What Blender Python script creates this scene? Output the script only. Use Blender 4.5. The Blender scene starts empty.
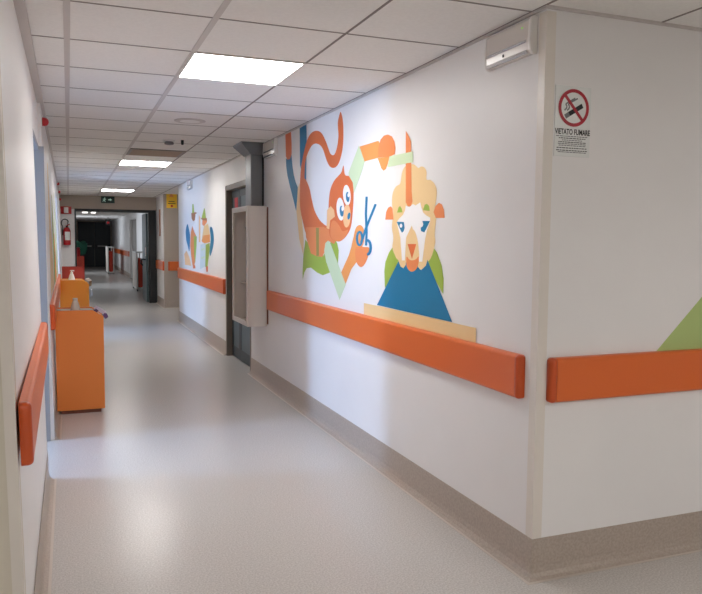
import bpy, math, random
from mathutils import Vector, Matrix
random.seed(4)
C = bpy.context.scene.collection
PI = math.pi

# ------------------------------------------------------------------ camera
F, TH, PH, RO, CH = 723.33, 0.37200, 0.0767, 0.0082, 1.438
HC, XW, YC = 2.395, 1.8226, 2.5163          # ceiling height, right wall, corner
GX, GY, T = 0.6122, 3.8024, 0.6             # ceiling grid
c_, s_, cp, sp, cr, sr = math.cos(TH), math.sin(TH), math.cos(PH), math.sin(PH), math.cos(RO), math.sin(RO)
R0 = Vector((c_, -s_, 0)); FW = Vector((s_*cp, c_*cp, -sp)); U0 = Vector((s_*sp, c_*sp, cp))
RR = cr*R0 + sr*U0; UR = -sr*R0 + cr*U0
EYE = Vector((0, 0, CH))
cam = bpy.data.objects.new('camera', bpy.data.cameras.new('camera')); C.objects.link(cam)
m = Matrix((RR, UR, -FW)).transposed().to_4x4(); m.translation = EYE
cam.matrix_world = m
cam.data.sensor_fit = 'HORIZONTAL'; cam.data.sensor_width = 36; cam.data.lens = F/702*36
cam.data.clip_start = 0.02; cam.data.clip_end = 200
bpy.context.scene.camera = cam

def at(u, v, X=None, Y=None, Z=None):
    """point of a wall / floor plane seen at photo position (u, v): used only for measuring"""
    d = FW + RR*((u-351)/F) - UR*((v-297)/F)
    t = X/d.x if X is not None else Y/d.y if Y is not None else (Z-CH)/d.z
    return EYE + d*t

# ------------------------------------------------------------------ materials
def lin(c):
    return tuple((x/255/12.92 if x/255 <= .04045 else ((x/255+.055)/1.055)**2.4) for x in c) + (1.0,)
def mat(name, rgb, rough=.5, metal=0, noise=0, scale=40, bump=0, spec=.5, coat=0):
    M = bpy.data.materials.new(name); M.use_nodes = True
    nt = M.node_tree; b = nt.nodes['Principled BSDF']
    b.inputs['Base Color'].default_value = lin(rgb); b.inputs['Roughness'].default_value = rough
    b.inputs['Metallic'].default_value = metal; b.inputs['Specular IOR Level'].default_value = spec
    b.inputs['Coat Weight'].default_value = coat
    if noise or bump:
        tc = nt.nodes.new('ShaderNodeTexCoord'); n = nt.nodes.new('ShaderNodeTexNoise')
        n.inputs['Scale'].default_value = scale; n.inputs['Detail'].default_value = 3
        nt.links.new(tc.outputs['Object'], n.inputs['Vector'])
        if noise:
            r = nt.nodes.new('ShaderNodeValToRGB')
            a = lin([max(0, x-noise) for x in rgb]); d = lin([min(255, x+noise) for x in rgb])
            r.color_ramp.elements[0].position = .35; r.color_ramp.elements[1].position = .65
            r.color_ramp.elements[0].color = a; r.color_ramp.elements[1].color = d
            nt.links.new(n.outputs['Fac'], r.inputs['Fac']); nt.links.new(r.outputs['Color'], b.inputs['Base Color'])
        if bump:
            bp = nt.nodes.new('ShaderNodeBump'); bp.inputs['Strength'].default_value = bump; bp.inputs['Distance'].default_value = .002
            nt.links.new(n.outputs['Fac'], bp.inputs['Height']); nt.links.new(bp.outputs['Normal'], b.inputs['Normal'])
    return M
def emit(name, rgb, k):
    M = mat(name, rgb); b = M.node_tree.nodes['Principled BSDF']
    b.inputs['Emission Color'].default_value = lin(rgb); b.inputs['Emission Strength'].default_value = k
    return M
def glass(name, rgb, opac, rough=.03):
    M = bpy.data.materials.new(name); M.use_nodes = True; nt = M.node_tree
    b = nt.nodes['Principled BSDF']; b.inputs['Base Color'].default_value = lin(rgb); b.inputs['Roughness'].default_value = rough
    tr = nt.nodes.new('ShaderNodeBsdfTransparent'); mx = nt.nodes.new('ShaderNodeMixShader'); mx.inputs[0].default_value = opac
    nt.links.new(tr.outputs[0], mx.inputs[1]); nt.links.new(b.outputs[0], mx.inputs[2])
    nt.links.new(mx.outputs[0], nt.nodes['Material Output'].inputs['Surface'])
    return M
def clear(name, haze):
    M = bpy.data.materials.new(name); M.use_nodes = True; nt = M.node_tree
    N = nt.nodes.new; fr = N('ShaderNodeFresnel'); fr.inputs['IOR'].default_value = 1.52
    tr = N('ShaderNodeBsdfTransparent'); gl = N('ShaderNodeBsdfGlossy'); gl.inputs['Roughness'].default_value = .08
    df = N('ShaderNodeBsdfDiffuse'); df.inputs['Color'].default_value = lin((215, 208, 202))
    m1 = N('ShaderNodeMixShader'); m1.inputs[0].default_value = haze; m2 = N('ShaderNodeMixShader')
    nt.links.new(tr.outputs[0], m1.inputs[1]); nt.links.new(df.outputs[0], m1.inputs[2])
    nt.links.new(fr.outputs[0], m2.inputs[0]); nt.links.new(m1.outputs[0], m2.inputs[1]); nt.links.new(gl.outputs[0], m2.inputs[2])
    nt.links.new(m2.outputs[0], nt.nodes['Material Output'].inputs['Surface'])
    return M
W = {}
W['wall'] = mat('wall_paint', (236, 234, 233), .42, noise=1, scale=3, spec=.3)
W['beige'] = mat('beige_paint', (216, 208, 192), .5, spec=.3)
W['taupe'] = mat('taupe_paint', (176, 163, 150), .5, spec=.3)
W['guard'] = mat('guard_plastic', (227, 220, 211), .35)
W['ceil'] = mat('ceiling_tile', (237, 235, 232), .8, noise=2, scale=60, spec=.2)
W['bar'] = mat('ceiling_bar', (204, 198, 194), .5)
W['gap'] = mat('ceiling_joint', (140, 132, 128), .8)
W['base'] = mat('vinyl_skirting', (176, 163, 151), .4, noise=7, scale=90)
W['seam'] = mat('vinyl_weld', (196, 186, 176), .4)
W['orange'] = mat('orange_vinyl', (224, 108, 46), .33, noise=1, scale=200, bump=.06)
W['cap'] = mat('orange_cap_shaded', (203, 82, 30), .3)  # shading of the rail ends put into a darker, redder orange
W['ocab'] = mat('orange_laminate', (231, 133, 58), .45)
W['oycab'] = mat('amber_laminate', (250, 166, 64), .45)
W['rcab'] = mat('red_laminate', (196, 58, 32), .45)
W['edge'] = mat('brown_edge', (110, 62, 45), .5)
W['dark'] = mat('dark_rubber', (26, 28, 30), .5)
W['teal'] = mat('teal_lacquer', (74, 92, 96), .4)
W['tealdk'] = mat('dark_teal_lacquer', (30, 42, 46), .4)
W['frame'] = mat('taupe_metal_frame', (128, 118, 108), .45)
W['steel'] = mat('grey_steel', (118, 120, 122), .38, metal=.35)
W['white'] = mat('white_plastic', (232, 230, 226), .35)
W['ivory'] = mat('ivory_metal', (214, 204, 193), .4)
W['chrome'] = mat('chrome', (210, 210, 212), .15, metal=1)
W['red'] = mat('red_enamel', (190, 28, 34), .35)
W['dkred'] = mat('prohibition_red', (176, 24, 44), .3)
W['paper'] = mat('white_paper', (232, 234, 232), .25)
W['ink'] = mat('black_ink', (24, 24, 28), .5)
W['greyink'] = mat('grey_ink', (120, 120, 122), .5)
W['yellow'] = mat('yellow_sign', (255, 206, 60), .5)
W['green'] = mat('sign_green', (16, 60, 44), .4)
W['gcloth'] = mat('green_cloth', (44, 110, 92), .8)
W['purple'] = mat('purple_card', (92, 58, 104), .5)
W['lilac'] = mat('lilac_card', (206, 194, 208), .6)
W['brown'] = mat('brown_vent', (150, 124, 98), .5)
W['lens'] = mat('smoked_lens', (222, 216, 210), .2)
W['pane'] = clear('clear_glass', .10)
W['winpane'] = glass('window_glass', (220, 228, 235), .06)
W['bottle'] = glass('bottle_plastic', (214, 206, 192), .8, .2)
W['panel'] = emit('lit_panel', (253, 250, 247), 21.5)
W['panel_far'] = emit('lit_panel_far', (255, 252, 248), 5.0)
W['led'] = emit('green_led', (150, 220, 90), .5)
W['exitglow'] = emit('exit_panel', (8, 36, 28), .12)
W['exitwhite'] = emit('exit_white', (180, 210, 196), .35)
# mural paints
W['m_or'] = mat('paint_orange', (226, 112, 56), .5)
W['m_or2'] = mat('paint_light_orange', (236, 140, 82), .5)
W['m_or3'] = mat('paint_amber', (238, 156, 84), .5)
W['m_tan'] = mat('paint_sand', (238, 205, 150), .5)
W['m_peach'] = mat('paint_peach', (246, 196, 142), .5)
W['m_blue'] = mat('paint_blue', (0, 120, 166), .5)
W['m_green'] = mat('paint_green', (158, 184, 70), .5)
W['m_lime'] = mat('paint_lime', (178, 198, 126), .5)
W['m_pale'] = mat('paint_pale_green', (204, 222, 184), .5)
W['m_olive'] = mat('paint_olive', (160, 146, 70), .5)
W['m_wht'] = mat('paint_white', (244, 242, 242), .5)
W['m_mist'] = mat('paint_mist', (206, 220, 222), .5)
W['m_brown'] = mat('paint_brown', (176, 110, 70), .5)

# floor: speckled vinyl with a soft gloss
M = mat('speckled_vinyl', (178, 169, 160), .25, spec=.3); nt = M.node_tree; b = nt.nodes['Principled BSDF']
tc = nt.nodes.new('ShaderNodeTexCoord')
n1 = nt.nodes.new('ShaderNodeTexNoise'); n1.inputs['Scale'].default_value = 130; n1.inputs['Detail'].default_value = 2
r1 = nt.nodes.new('ShaderNodeValToRGB'); r1.color_ramp.elements[0].position = .36; r1.color_ramp.elements[1].position = .64
r1.color_ramp.elements[0].color = lin((187, 183, 179)); r1.color_ramp.elements[1].color = lin((210, 207, 203))
for n in (n1,): nt.links.new(tc.outputs['Object'], n.inputs['Vector'])
nt.links.new(n1.outputs['Fac'], r1.inputs['Fac']); nt.links.new(r1.outputs['Color'], b.inputs['Base Color'])

W['floor'] = M

# ------------------------------------------------------------------ mesh helpers
class MB:
    def __init__(s): s.v = []; s.f = []; s.mi = []; s.mats = []
    def slot(s, m):
        if m not in s.mats: s.mats.append(m)
        return s.mats.index(m)
    def poly(s, pts, m):
        k = len(s.v); s.v += [tuple(p) for p in pts]; s.f.append(tuple(range(k, k+len(pts)))); s.mi.append(s.slot(m)); return s
    def box(s, x0, x1, y0, y1, z0, z1, m):
        k = len(s.v)
        s.v += [(x0,y0,z0),(x1,y0,z0),(x1,y1,z0),(x0,y1,z0),(x0,y0,z1),(x1,y0,z1),(x1,y1,z1),(x0,y1,z1)]
        for q in ((3,2,1,0),(4,5,6,7),(0,1,5,4),(1,2,6,5),(2,3,7,6),(3,0,4,7)):
            s.f.append(tuple(k+i for i in q)); s.mi.append(s.slot(m))
        return s
    def loft(s, rings, m, closed=True, caps=True):
        k = len(s.v); n = len(rings[0])
        for r in rings: s.v += [tuple(p) for p in r]
        for i in range(len(rings)-1):
            for j in range(n if closed else n-1):
                a = k+i*n+j; b2 = k+i*n+(j+1) % n
                s.f.append((a, b2, b2+n, a+n)); s.mi.append(s.slot(m))
        if caps:
            s.f.append(tuple(k+j for j in range(n))[::-1]); s.mi.append(s.slot(m))
            o = k+(len(rings)-1)*n; s.f.append(tuple(o+j for j in range(n))); s.mi.append(s.slot(m))
        return s
    def lathe(s, x, y, prof, m, n=20):
        return s.loft([[(x+r*math.cos(2*PI*j/n), y+r*math.sin(2*PI*j/n), z) for j in range(n)] for r, z in prof], m)
    def prism(s, pts, d, m):
        """polygon pts pushed by vector d"""
        d = Vector(d); return s.loft([[Vector(p) for p in pts], [Vector(p)+d for p in pts]], m)
    def tube(s, pts, r, m, n=8):
        pts = [Vector(p) for p in pts]; rings = []
        for i, p in enumerate(pts):
            d = (pts[min(i+1, len(pts)-1)]-pts[max(i-1, 0)]).normalized()
            a = d.orthogonal().normalized() if i == 0 else (a - d*a.dot(d)).normalized()
            b2 = d.cross(a); rings.append([p+(a*math.cos(2*PI*j/n)+b2*math.sin(2*PI*j/n))*r for j in range(n)])
        return s.loft(rings, m)
    def build(s, name, parent=None, bevel=0, smooth=False, seg=2):
        me = bpy.data.meshes.new(name)
        o = (Vector(parent['_o']) if parent is not None and '_o' in parent else Vector((0, 0, 0)))
        me.from_pydata([tuple(Vector(p)-o) for p in s.v], [], s.f)
        for mm in s.mats: me.materials.append(mm)
        for p, i in zip(me.polygons, s.mi): p.material_index = i; p.use_smooth = smooth
        import bmesh
        bm = bmesh.new(); bm.from_mesh(me)
        if not s.flat: bmesh.ops.recalc_face_normals(bm, faces=bm.faces)
        bm.to_mesh(me); bm.free(); me.update()
        ob = bpy.data.objects.new(name, me); C.objects.link(ob)
        if parent is not None: ob.parent = parent
        if bevel:
            md = ob.modifiers.new('b', 'BEVEL'); md.width = bevel; md.segments = seg; md.limit_method = 'ANGLE'; md.angle_limit = math.radians(40)
        return ob
    flat = False
def struct(o): o['kind'] = 'structure'; return o
def tag(o, label, cat, group=None):
    o['label'] = label; o['category'] = cat
    if group: o['group'] = group
    return o
def thing(name, loc, label, cat, group=None):
    e = bpy.data.objects.new(name, None); e.empty_display_size = .05; e.location = loc; C.objects.link(e); e['_o'] = tuple(loc)
    return tag(e, label, cat, group)
def text_mesh(name, body, size, mtx, m, parent):
    cu = bpy.data.curves.new(name, 'FONT'); cu.body = body; cu.size = size; cu.align_x = 'CENTER'; cu.align_y = 'CENTER'; cu.resolution_u = 3; cu.offset = .0006; cu.extrude = .0002
    t = bpy.data.objects.new(name, cu); C.objects.link(t)
    me = bpy.data.meshes.new_from_object(t.evaluated_get(bpy.context.evaluated_depsgraph_get()))
    bpy.data.objects.remove(t); bpy.data.curves.remove(cu)
    o = Vector(parent['_o']); me.transform(Matrix.Translation(-o) @ mtx); me.materials.clear(); me.materials.append(m)
    ob = bpy.data.objects.new(name, me); C.objects.link(ob); ob.parent = parent
    return ob

# ------------------------------------------------------------------ the shell
def XL(z): return -.140 - .045*z/HC          # the left wall leans out a little
DH = 2.075                                    # door head
b = MB(); b.box(-5.2, 6.2, -3.2, 41, -.08, 0, W['floor']); struct(b.build('floor'))
b = MB(); b.box(-5.2, 6.2, -3.2, 41, HC, HC+.06, W['ceil']); ceil = struct(b.build('ceiling'))
b = MB()
for k in range(-9, 10):
    x = GX+k*T
    if x < -5 or x > 6: continue
    wide = k in (-1, 0)
    hw = .014 if wide else .006
    y1 = YC if x > XW-.01 or x < -.2 else 17
    b.box(x-hw, x+hw, -3, y1, HC-(.003 if wide else .002), HC+.001, W['bar'] if wide else W['gap'])
for k in range(-11, 22):
    y = GY+k*T
    x0, x1 = (-5, 6) if y < 2.2 else (-.15, XW)
    b.box(x0, x1, y-.006, y+.006, HC-.0015, HC+.001, W['gap'])
b.build('grid_bars', ceil)
# right corridor wall, the face at the crossing, the far pieces
D1a, D1b, SE = 7.64, 8.95, 13.1               # door in the right wall, wall end
b = MB(); w = W['wall']; TT = .16
b.box(XW, XW+TT, YC+TT, D1a, 0, HC, w); b.box(XW, XW+TT, D1a, D1b, DH+.02, HC, w); b.box(XW, XW+TT, D1b, SE, 0, HC, w)
struct(b.build('wall_right'))
b = MB(); b.box(XW, 6.2, YC, YC+TT, 0, HC, w); struct(b.build('wall_front'))
YR, YH, XR, XF = 15.6, 17.0, 1.875, 2.12      # facing wall, lintel wall, wall behind it, far wall
b = MB(); b.box(XR, 4.2, YR, YR+.15, 0, HC, W['taupe']); struct(b.build('wall_recess'))
b = MB(); b.box(XR, XR+.15, YR+.15, YH+.1, 0, HC, W['wall']); struct(b.build('wall_side'))
b = MB(); b.box(4.2, 4.3, 13, YR+.15, 0, HC, w); b.box(XW+TT, 4.2, 13.0, 13.1, 0, HC, w); struct(b.build('wall_recess_end'))
b = MB(); b.box(-.2, 4.2, YH, YH+.15, DH+.02, HC, W['taupe']); b.box(-.3, .135, YH, YH+.15, 0, DH+.02, W['wall']); b.box(1.86, 2.4, YH+.1, YH+.15, 0, DH+.02, W['taupe']); struct(b.build('wall_lintel'))
b = MB(); b.box(XF, XF+.15, YH+.15, 25.2, 0, HC, w); b.box(XF, XF+.15, 25.2, 28, 2.15, HC, w); b.box(XF, XF+.15, 28, 40.2, 0, HC, w); struct(b.build('wall_far_right'))
# far left wall with two windows
b = MB(); xl = .10
for y0, y1, z0, z1 in ((17.15, 22.6, 0, HC), (22.6, 24.6, 0, .7), (22.6, 24.6, 2.2, HC), (24.6, 31.6, 0, HC), (31.6, 33.6, 0, .7), (31.6, 33.6, 2.2, HC), (33.6, 40.2, 0, HC)):
    b.box(xl-.15, xl, y0, y1, z0, z1, w)
struct(b.build('wall_far_left'))
b = MB(); b.box(xl-.15, XF+.15, 40, 40.2, 0, HC, W['taupe']); struct(b.build('wall_end'))
# left wall, leaning; two doorways open on daylit side rooms
LK = .02
LA, LB, LC, LD, LE = 2.31, 4.6, 5.52, 11.0, 12.2
b = MB()
def lean(y0, y1, z0, z1, th=.22, k=0):
    b.prism([(XL(z0)+k, y0, z0), (XL(z1)+k, y0, z1), (XL(z1)-th, y0, z1), (XL(z0)-th, y0, z0)], (0, y1-y0, 0), w)
lean(LA+.1, LB, 0, HC); lean(LB, LC, DH, HC); lean(LC, LD, 0, HC, k=LK); lean(LD, LE, DH, HC, k=LK); lean(LE, YH, 0, HC, k=LK)
struct(b.build('wall_left'))
b = MB(); W['jamb'] = mat('blue_grey_frame', (150, 151, 154), .6)
for ya, yb in ((LB-.0, LB+.03), (LC-.03, LC)): b.box(-.41, XL(DH)+(LK+.012 if yb == LC else -.002), ya, yb, 0, DH, W['jamb'])
b.box(-.41, XL(DH), LB+.03, LC-.03, DH-.03, DH, W['jamb']); struct(b.build('door_5'))
b = MB(); b.prism([(XL(0), LA, 0), (XL(HC), LA, HC), (-5.2, LA, HC), (-5.2, LA, 0)], (0, .1, 0), W['beige']); struct(b.build('wall_crossing'))
b = MB(); b.box(-5.2, 6.2, -3.2, -3.1, 0, HC, w); b.box(-5.2, -5.1, -3.1, LA, 0, HC, w); b.box(6.1, 6.2, -3.1, YC, 0, HC, w); struct(b.build('wall_back'))
# side rooms
def side_room(n, y0, y1, wy0, wy1, xo, power, z0=.35, z1=2.25):
    b = MB()
    b.box(xo, -.41, y0-.1, y0, 0, HC, w); b.box(xo, -.41, y1, y1+.1, 0, HC, w)
    b.box(xo-.1, xo, y0-.1, wy0, 0, HC, w); b.box(xo-.1, xo, wy1, y1+.1, 0, HC, w)
    b.box(xo-.1, xo, wy0, wy1, 0, z0, w); b.box(xo-.1, xo, wy0, wy1, z1, HC, w)
    struct(b.build('wall_room_%d' % n))
    window(n, xo-.05, wy0, wy1, z0, z1, power)
def window(n, x, y0, y1, z0, z1, power, col=(.42, .62, 1.0)):
    if n > 2: col = (.85, .92, 1.0)
    b = MB(); f = .05
    for q in ((y0, y0+f, z0, z1), (y1-f, y1, z0, z1), (y0+f, y1-f, z0, z0+f), (y0+f, y1-f, z1-f, z1)):
        b.box(x-.03, x+.03, *q, W['white'])
    wo = struct(b.build('window_%d' % n))
    b = MB(); b.box(x-.004, x+.004, y0+f, y1-f, z0+f, z1-f, W['winpane']); b.build('pane', wo)
    L = bpy.data.lights.new('daylight', 'AREA'); L.shape = 'RECTANGLE'; L.size = z1-z0; L.size_y = y1-y0; L.energy = power; L.color = col
    lo = bpy.data.objects.new('daylight', L); C.objects.link(lo); lo.location = (x-.12, (y0+y1)/2, (z0+z1)/2)
    lo.rotation_euler = (0, -PI/2, 0)
side_room(1, 3.6, 6.6, 5.14, 5.56, -2.7, 165)
side_room(2, 10.2, 13.4, 11.3, 12.1, -2.4, 130)
window(3, xl-.075, 22.6, 24.6, .7, 2.2, 30)
window(4, xl-.075, 31.6, 33.6, .7, 2.2, 30)

# skirting: coved vinyl turned up the wall
def skirting(name, p0, p1, nrm, m0=0, m1=0, h=.174, xoff=None):
    p0, p1, nrm = Vector(p0), Vector(p1), Vector(nrm); d = (p1-p0).normalized(); L = (p1-p0).length
    prof = [(0, h), (.003, h), (.004, .05), (.008, .025), (.018, .009), (.034, .002), (.034, 0), (0, 0)]
    prof2 = [(.034, .0025), (.046, .0012), (.046, 0), (.034, 0)]
    b = MB()
    for pr, mm in ((prof, W['base']), (prof2, W['seam'])):
        b.loft([[p0 + d*(-m0*n) + nrm*n + Vector((0, 0, z)) for n, z in pr], [p1 + d*(m1*n) + nrm*n + Vector((0, 0, z)) for n, z in pr]], mm)
    return struct(b.build(name))
skirting('baseboard_right', (XW, YC, 0), (XW, D1a, 0), (-1, 0, 0), m0=1)
skirting('baseboard_right_far', (XW, D1b, 0), (XW, SE, 0), (-1, 0, 0))
skirting('baseboard_front', (6.1, YC, 0), (XW, YC, 0), (0, -1, 0), m1=1)
skirting('baseboard_left', (XL(.05), LA, 0), (XL(.05), LB, 0), (1, 0, 0), m0=1)
skirting('baseboard_left_far', (XL(.05)+LK, LC, 0), (XL(.05)+LK, LD, 0), (1, 0, 0))
skirting('baseboard_crossing', (-5.1, LA, 0), (XL(0), LA, 0), (0, -1, 0), m1=1)
skirting('baseboard_recess', (4.2, YR, 0), (XR, YR, 0), (0, -1, 0), m1=1)
skirting('baseboard_side', (XR, YR, 0), (XR, YH, 0), (-1, 0, 0), m0=1)
skirting('baseboard_far', (XF, YH+.2, 0), (XF, 25.2, 0), (-1, 0, 0))
skirting('baseboard_far_end', (XF, 28, 0), (XF, 40, 0), (-1, 0, 0))
# ceiling edge trims
b = MB(); b.box(XL(HC), XL(HC)+.042, LA, YH, HC-.02, HC, W['bar']); struct(b.build('trim_1'))
b = MB(); b.box(XW-.012, XW, YC, SE, HC-.012, HC, W['bar']); struct(b.build('trim_2'))
b = MB(); b.box(XW-.012, 6.1, YC-.012, YC, HC-.012, HC, W['bar']); struct(b.build('trim_3'))

# corner guards
def guard(x, y, sx, label, lean_=False):
    e = thing('corner_guard', (x, y, .174), label, 'corner guard')
    a, t = (.03 if lean_ else .045), .0025
    b = MB()
    def sec(z):
        X = XL(z) if lean_ else x
        return [(X+t*sx, y-t, z), (X+t*sx, y+a, z), (X, y+a, z), (X, y, z), (X-a*sx, y, z), (X-a*sx, y-t, z)]
    b.loft([sec(.176), sec(HC-.02)], W['guard']); b.build('angle_profile', e)
    return e
guard(XW, YC, -1, 'beige plastic corner guard on the right-hand wall corner beside the no-smoking sign')
guard(XL(1), LA, 1, 'beige corner guard on the near end of the left wall', True)

# ------------------------------------------------------------------ handrails
def rail(p0, p1, nrm, label, z0=.765, z1=.955, t=.034, caps=(1, 1), xf=None):
    p0, p1, nrm = Vector(p0), Vector(p1), Vector(nrm); L = (p1-p0).length; d = (p1-p0)/L
    e = thing('wall_handrail', (p0.x, p0.y, z0), label, 'handrail', None)
    def sec(u, ti=0, zi=0):
        r = .016; out = []; tt = t-ti
        pts = [(0, z0+zi)]
        for k in range(5):
            a = -PI/2+k*PI/8; pts.append((tt-r+r*math.cos(a), z0+zi+r+r*math.sin(a)))
        for k in range(5):
            a = k*PI/8; pts.append((tt-r+r*math.cos(a), z1-zi-r+r*math.sin(a)))
        pts.append((0, z1-zi))
        for n, z in pts:
            q = p0 + d*u + nrm*(n) + Vector((0, 0, z))
            if xf: q.x += xf(z)
            out.append(q)
        return out
    cl = .03
    a0 = cl if caps[0] else 0; a1 = L-cl if caps[1] else L
    b = MB(); b.loft([sec(a0), sec(a1)], W['orange']); b.build('rail_cover', e, smooth=False)
    for on, s0, sg in ((caps[0], 0, 1), (caps[1], L, -1)):
        if not on: continue
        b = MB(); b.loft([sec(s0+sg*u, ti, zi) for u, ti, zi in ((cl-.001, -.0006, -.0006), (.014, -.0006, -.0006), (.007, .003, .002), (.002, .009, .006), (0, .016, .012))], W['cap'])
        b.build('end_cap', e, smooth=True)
    return e
rail((XW, 2.60, 0), (XW, 6.86, 0), (-1, 0, 0), 'long orange handrail under the monkey and sheep mural on the right wall')
rail((XW, D1b+.03, 0), (XW, 13.06, 0), (-1, 0, 0), 'orange handrail under the two-bird mural beyond the wall cabinet')
rail((XW+.05, YC, 0), (6.0, YC, 0), (0, -1, 0), 'orange handrail on the facing wall under the no-smoking sign')
def lxf(z): return XL(z)-XL(.86)
rail((XL(.86)+.011, 2.30, 0), (XL(.86), 4.56, 0), (1, 0, 0), 'orange handrail on the near left wall, seen almost edge-on', xf=lxf)
rail((XL(.86)+LK, 5.74, 0), (XL(.86)+LK, 10.8, 0), (1, 0, 0), 'orange handrail on the left wall behind the orange cabinets', xf=lxf)
rail((XR+.07, YR, 0), (3.6, YR, 0), (0, -1, 0), 'short orange handrail on the brown wall under the yellow notice', z0=.79, z1=.985)
rail((XR, YR+.05, 0), (XR, YH-.06, 0), (-1, 0, 0), 'short orange handrail between brown wall corner and open dark door', z0=.79, z1=.985)
rail((XF, 28.3, 0), (XF, 39.6, 0), (-1, 0, 0), 'orange handrail in the far corridor behind the white trolleys', z0=.8, z1=1.0)

# ------------------------------------------------------------------ ceiling lamps
def panel(kx, ky, label, m='panel', x=None, y=None, sx=T, sy=T):
    x = GX+kx*T if x is None else x; y = GY+ky*T if y is None else y
    e = thing('ceiling_light', (x+sx/2, y+sy/2, HC), label, 'ceiling light', 'square ceiling light panels')
    b = MB(); f = .012; z0, z1 = HC-.006, HC-.0005
    b.box(x, x+sx, y, y+f, z0, z1, W['white']); b.box(x, x+sx, y+sy-f, y+sy, z0, z1, W['white'])
    b.box(x, x+f, y+f, y+sy-f, z0, z1, W['white']); b.box(x+sx-f, x+sx, y+f, y+sy-f, z0, z1, W['white']); b.build('frame', e)
    b = MB(); b.box(x+f, x+sx-f, y+f, y+sy-f, HC-.004, HC-.0008, W[m]); b.build('diffuser', e)
    return e
panel(0, 0, 'nearest bright square ceiling light panel, above the monkey mural')
panel(0, 9, 'middle bright ceiling light panel, beyond the brown ceiling vent')
panel(0, 18, 'far bright ceiling light panel just before the exit sign')
panel(0, -9, 'square ceiling light panel over the crossing')
panel(4, -7, 'square ceiling light panel over the crossing, right side')
panel(2, -9, 'second square ceiling light panel over the crossing')
panel(-5, -7, 'square ceiling light panel over the crossing, left side')
panel(0, 0, 'small left one of two lit panels beyond the dark door frame', 'panel_far', .47, 27.2, .2, .9)
panel(0, 0, 'small right one of two lit panels beyond the dark door frame', 'panel_far', .76, 27.2, .18, .9)

# round speaker, detector, sensor, vent
e = thing('ceiling_speaker', (.93, 5.98, HC), 'flat round speaker grille in the ceiling between nearest lamp and smoke detector', 'speaker')
b = MB(); b.lathe(.93, 5.98, [(.125, HC), (.125, HC-.004), (.115, HC-.007), (.11, HC-.007)], W['bar'], 28); b.build('ring', e, smooth=False)
b = MB(); b.lathe(.93, 5.98, [(.11, HC-.001), (.11, HC-.006), (.05, HC-.008)], W['ceil'], 28); b.build('grille', e)
e = thing('smoke_detector', (.92, 7.2, HC), 'grey disc smoke detector on the ceiling before the brown vent', 'smoke detector')
b = MB(); b.lathe(.92, 7.2, [(.055, HC), (.055, HC-.012), (.05, HC-.016)], W['white'], 24); b.build('base', e)
b = MB(); b.lathe(.92, 7.2, [(.036, HC-.016), (.045, HC-.028), (.042, HC-.042), (.02, HC-.047)], W['greyink'], 24); b.build('sensor_head', e)
e = thing('ceiling_sensor', (1.04, 7.16, HC), 'tiny black indicator hanging from the ceiling beside the smoke detector', 'sensor')
b = MB(); b.lathe(1.04, 7.16, [(.014, HC), (.014, HC-.03), (.01, HC-.045)], W['dark'], 12); b.build('stem', e)
e = thing('ceiling_vent', (.912, 8.3, HC), 'brown slatted square vent in the ceiling between detector and middle lamp', 'vent')
x0, y0 = GX+.01, GY+7*T+.01; x1, y1 = x0+T-.02, y0+T-.02
b = MB(); f = .03
b.box(x0, x1, y0, y0+f, HC-.008, HC, W['frame']); b.box(x0, x1, y1-f, y1, HC-.008, HC, W['frame']); b.box(x0, x0+f, y0+f, y1-f, HC-.008, HC, W['frame']); b.box(x1-f, x1, y0+f, y1-f, HC-.008, HC, W['frame']); b.build('frame', e)
b = MB(); b.box(x0+f, x1-f, y0+f, y1-f, HC-.0012, HC-.0002, W['gap']); b.build('backing', e)
for k in range(5):
    yy = y0+.05+k*.105
    b = MB(); b.prism([(x0+f, yy, HC-.002), (x0+f, yy+.075, HC-.009), (x0+f, yy+.075, HC-.006), (x0+f, yy, HC-.0012)], (x1-x0-2*f, 0, 0), W['brown']); b.build('slat', e)

# ------------------------------------------------------------------ emergency lamps on the right wall
def em_lamp(y0, y1, z0, z1, label):
    e = thing('emergency_lamp', (XW, (y0+y1)/2, z0), label, 'emergency lamp', None)
    X = XW; hh = z1-z0; K = .68
    prof = [(0, z0), (.026, z0), (.044, z0+.10*hh), (.049, z0+.3*hh), (.052, z0+.34*hh), (.046, z1-.012), (.034, z1), (0, z1)]
    b = MB(); b.loft([[(X-K*n, y0+.016, z) for n, z in prof], [(X-K*n, y1-.012, z) for n, z in prof]], W['lens']); b.build('diffuser', e)
    cap = [(0, z0-.004), (.03, z0-.004), (.049, z0+.08*hh), (.055, z0+.3*hh), (.057, z0+.36*hh), (.05, z1-.01), (.036, z1+.004), (0, z1+.004)]
    for ya, yb in ((y0, y0+.018), (y1-.012, y1)):
        b = MB(); b.loft([[(X-K*n, ya, z) for n, z in cap], [(X-K*n, yb, z) for n, z in cap]], W['white']); b.build('end_cap', e, bevel=.004)
    zb = z0+.32*hh
    b = MB(); b.box(X-.056*K, X-.046*K, y0+.03, y1-.016, zb, zb+.012, W['chrome']); b.build('bright_bead', e, bevel=.003)
    b = MB(); b.box(X-.05*K, X-.03*K, y0+.03, y1-.016, z0+.02*hh, z0+.12*hh, W['chrome']); b.build('reflector', e, bevel=.002)
    b = MB(); yy = y0+.06; b.box(X-.0495*K, X-.03*K, yy, yy+.009, z1-.036, z1-.03, W['led']); b.build('status_light', e)
    b = MB(); yy = (y0+y1)/2+.02; b.box(X-.052*K, X-.04*K, yy, yy+.01, z0+.17*hh, z0+.25*hh, W['dark']); b.build('test_button', e)
em_lamp(2.575, 2.93, 2.222, 2.368, 'large white emergency lamp high on the right wall by the corner, above the sheep mural')
em_lamp(6.56, 6.98, 2.235, 2.385, 'white emergency lamp beside the grey duct, above the wall cabinet')
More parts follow.
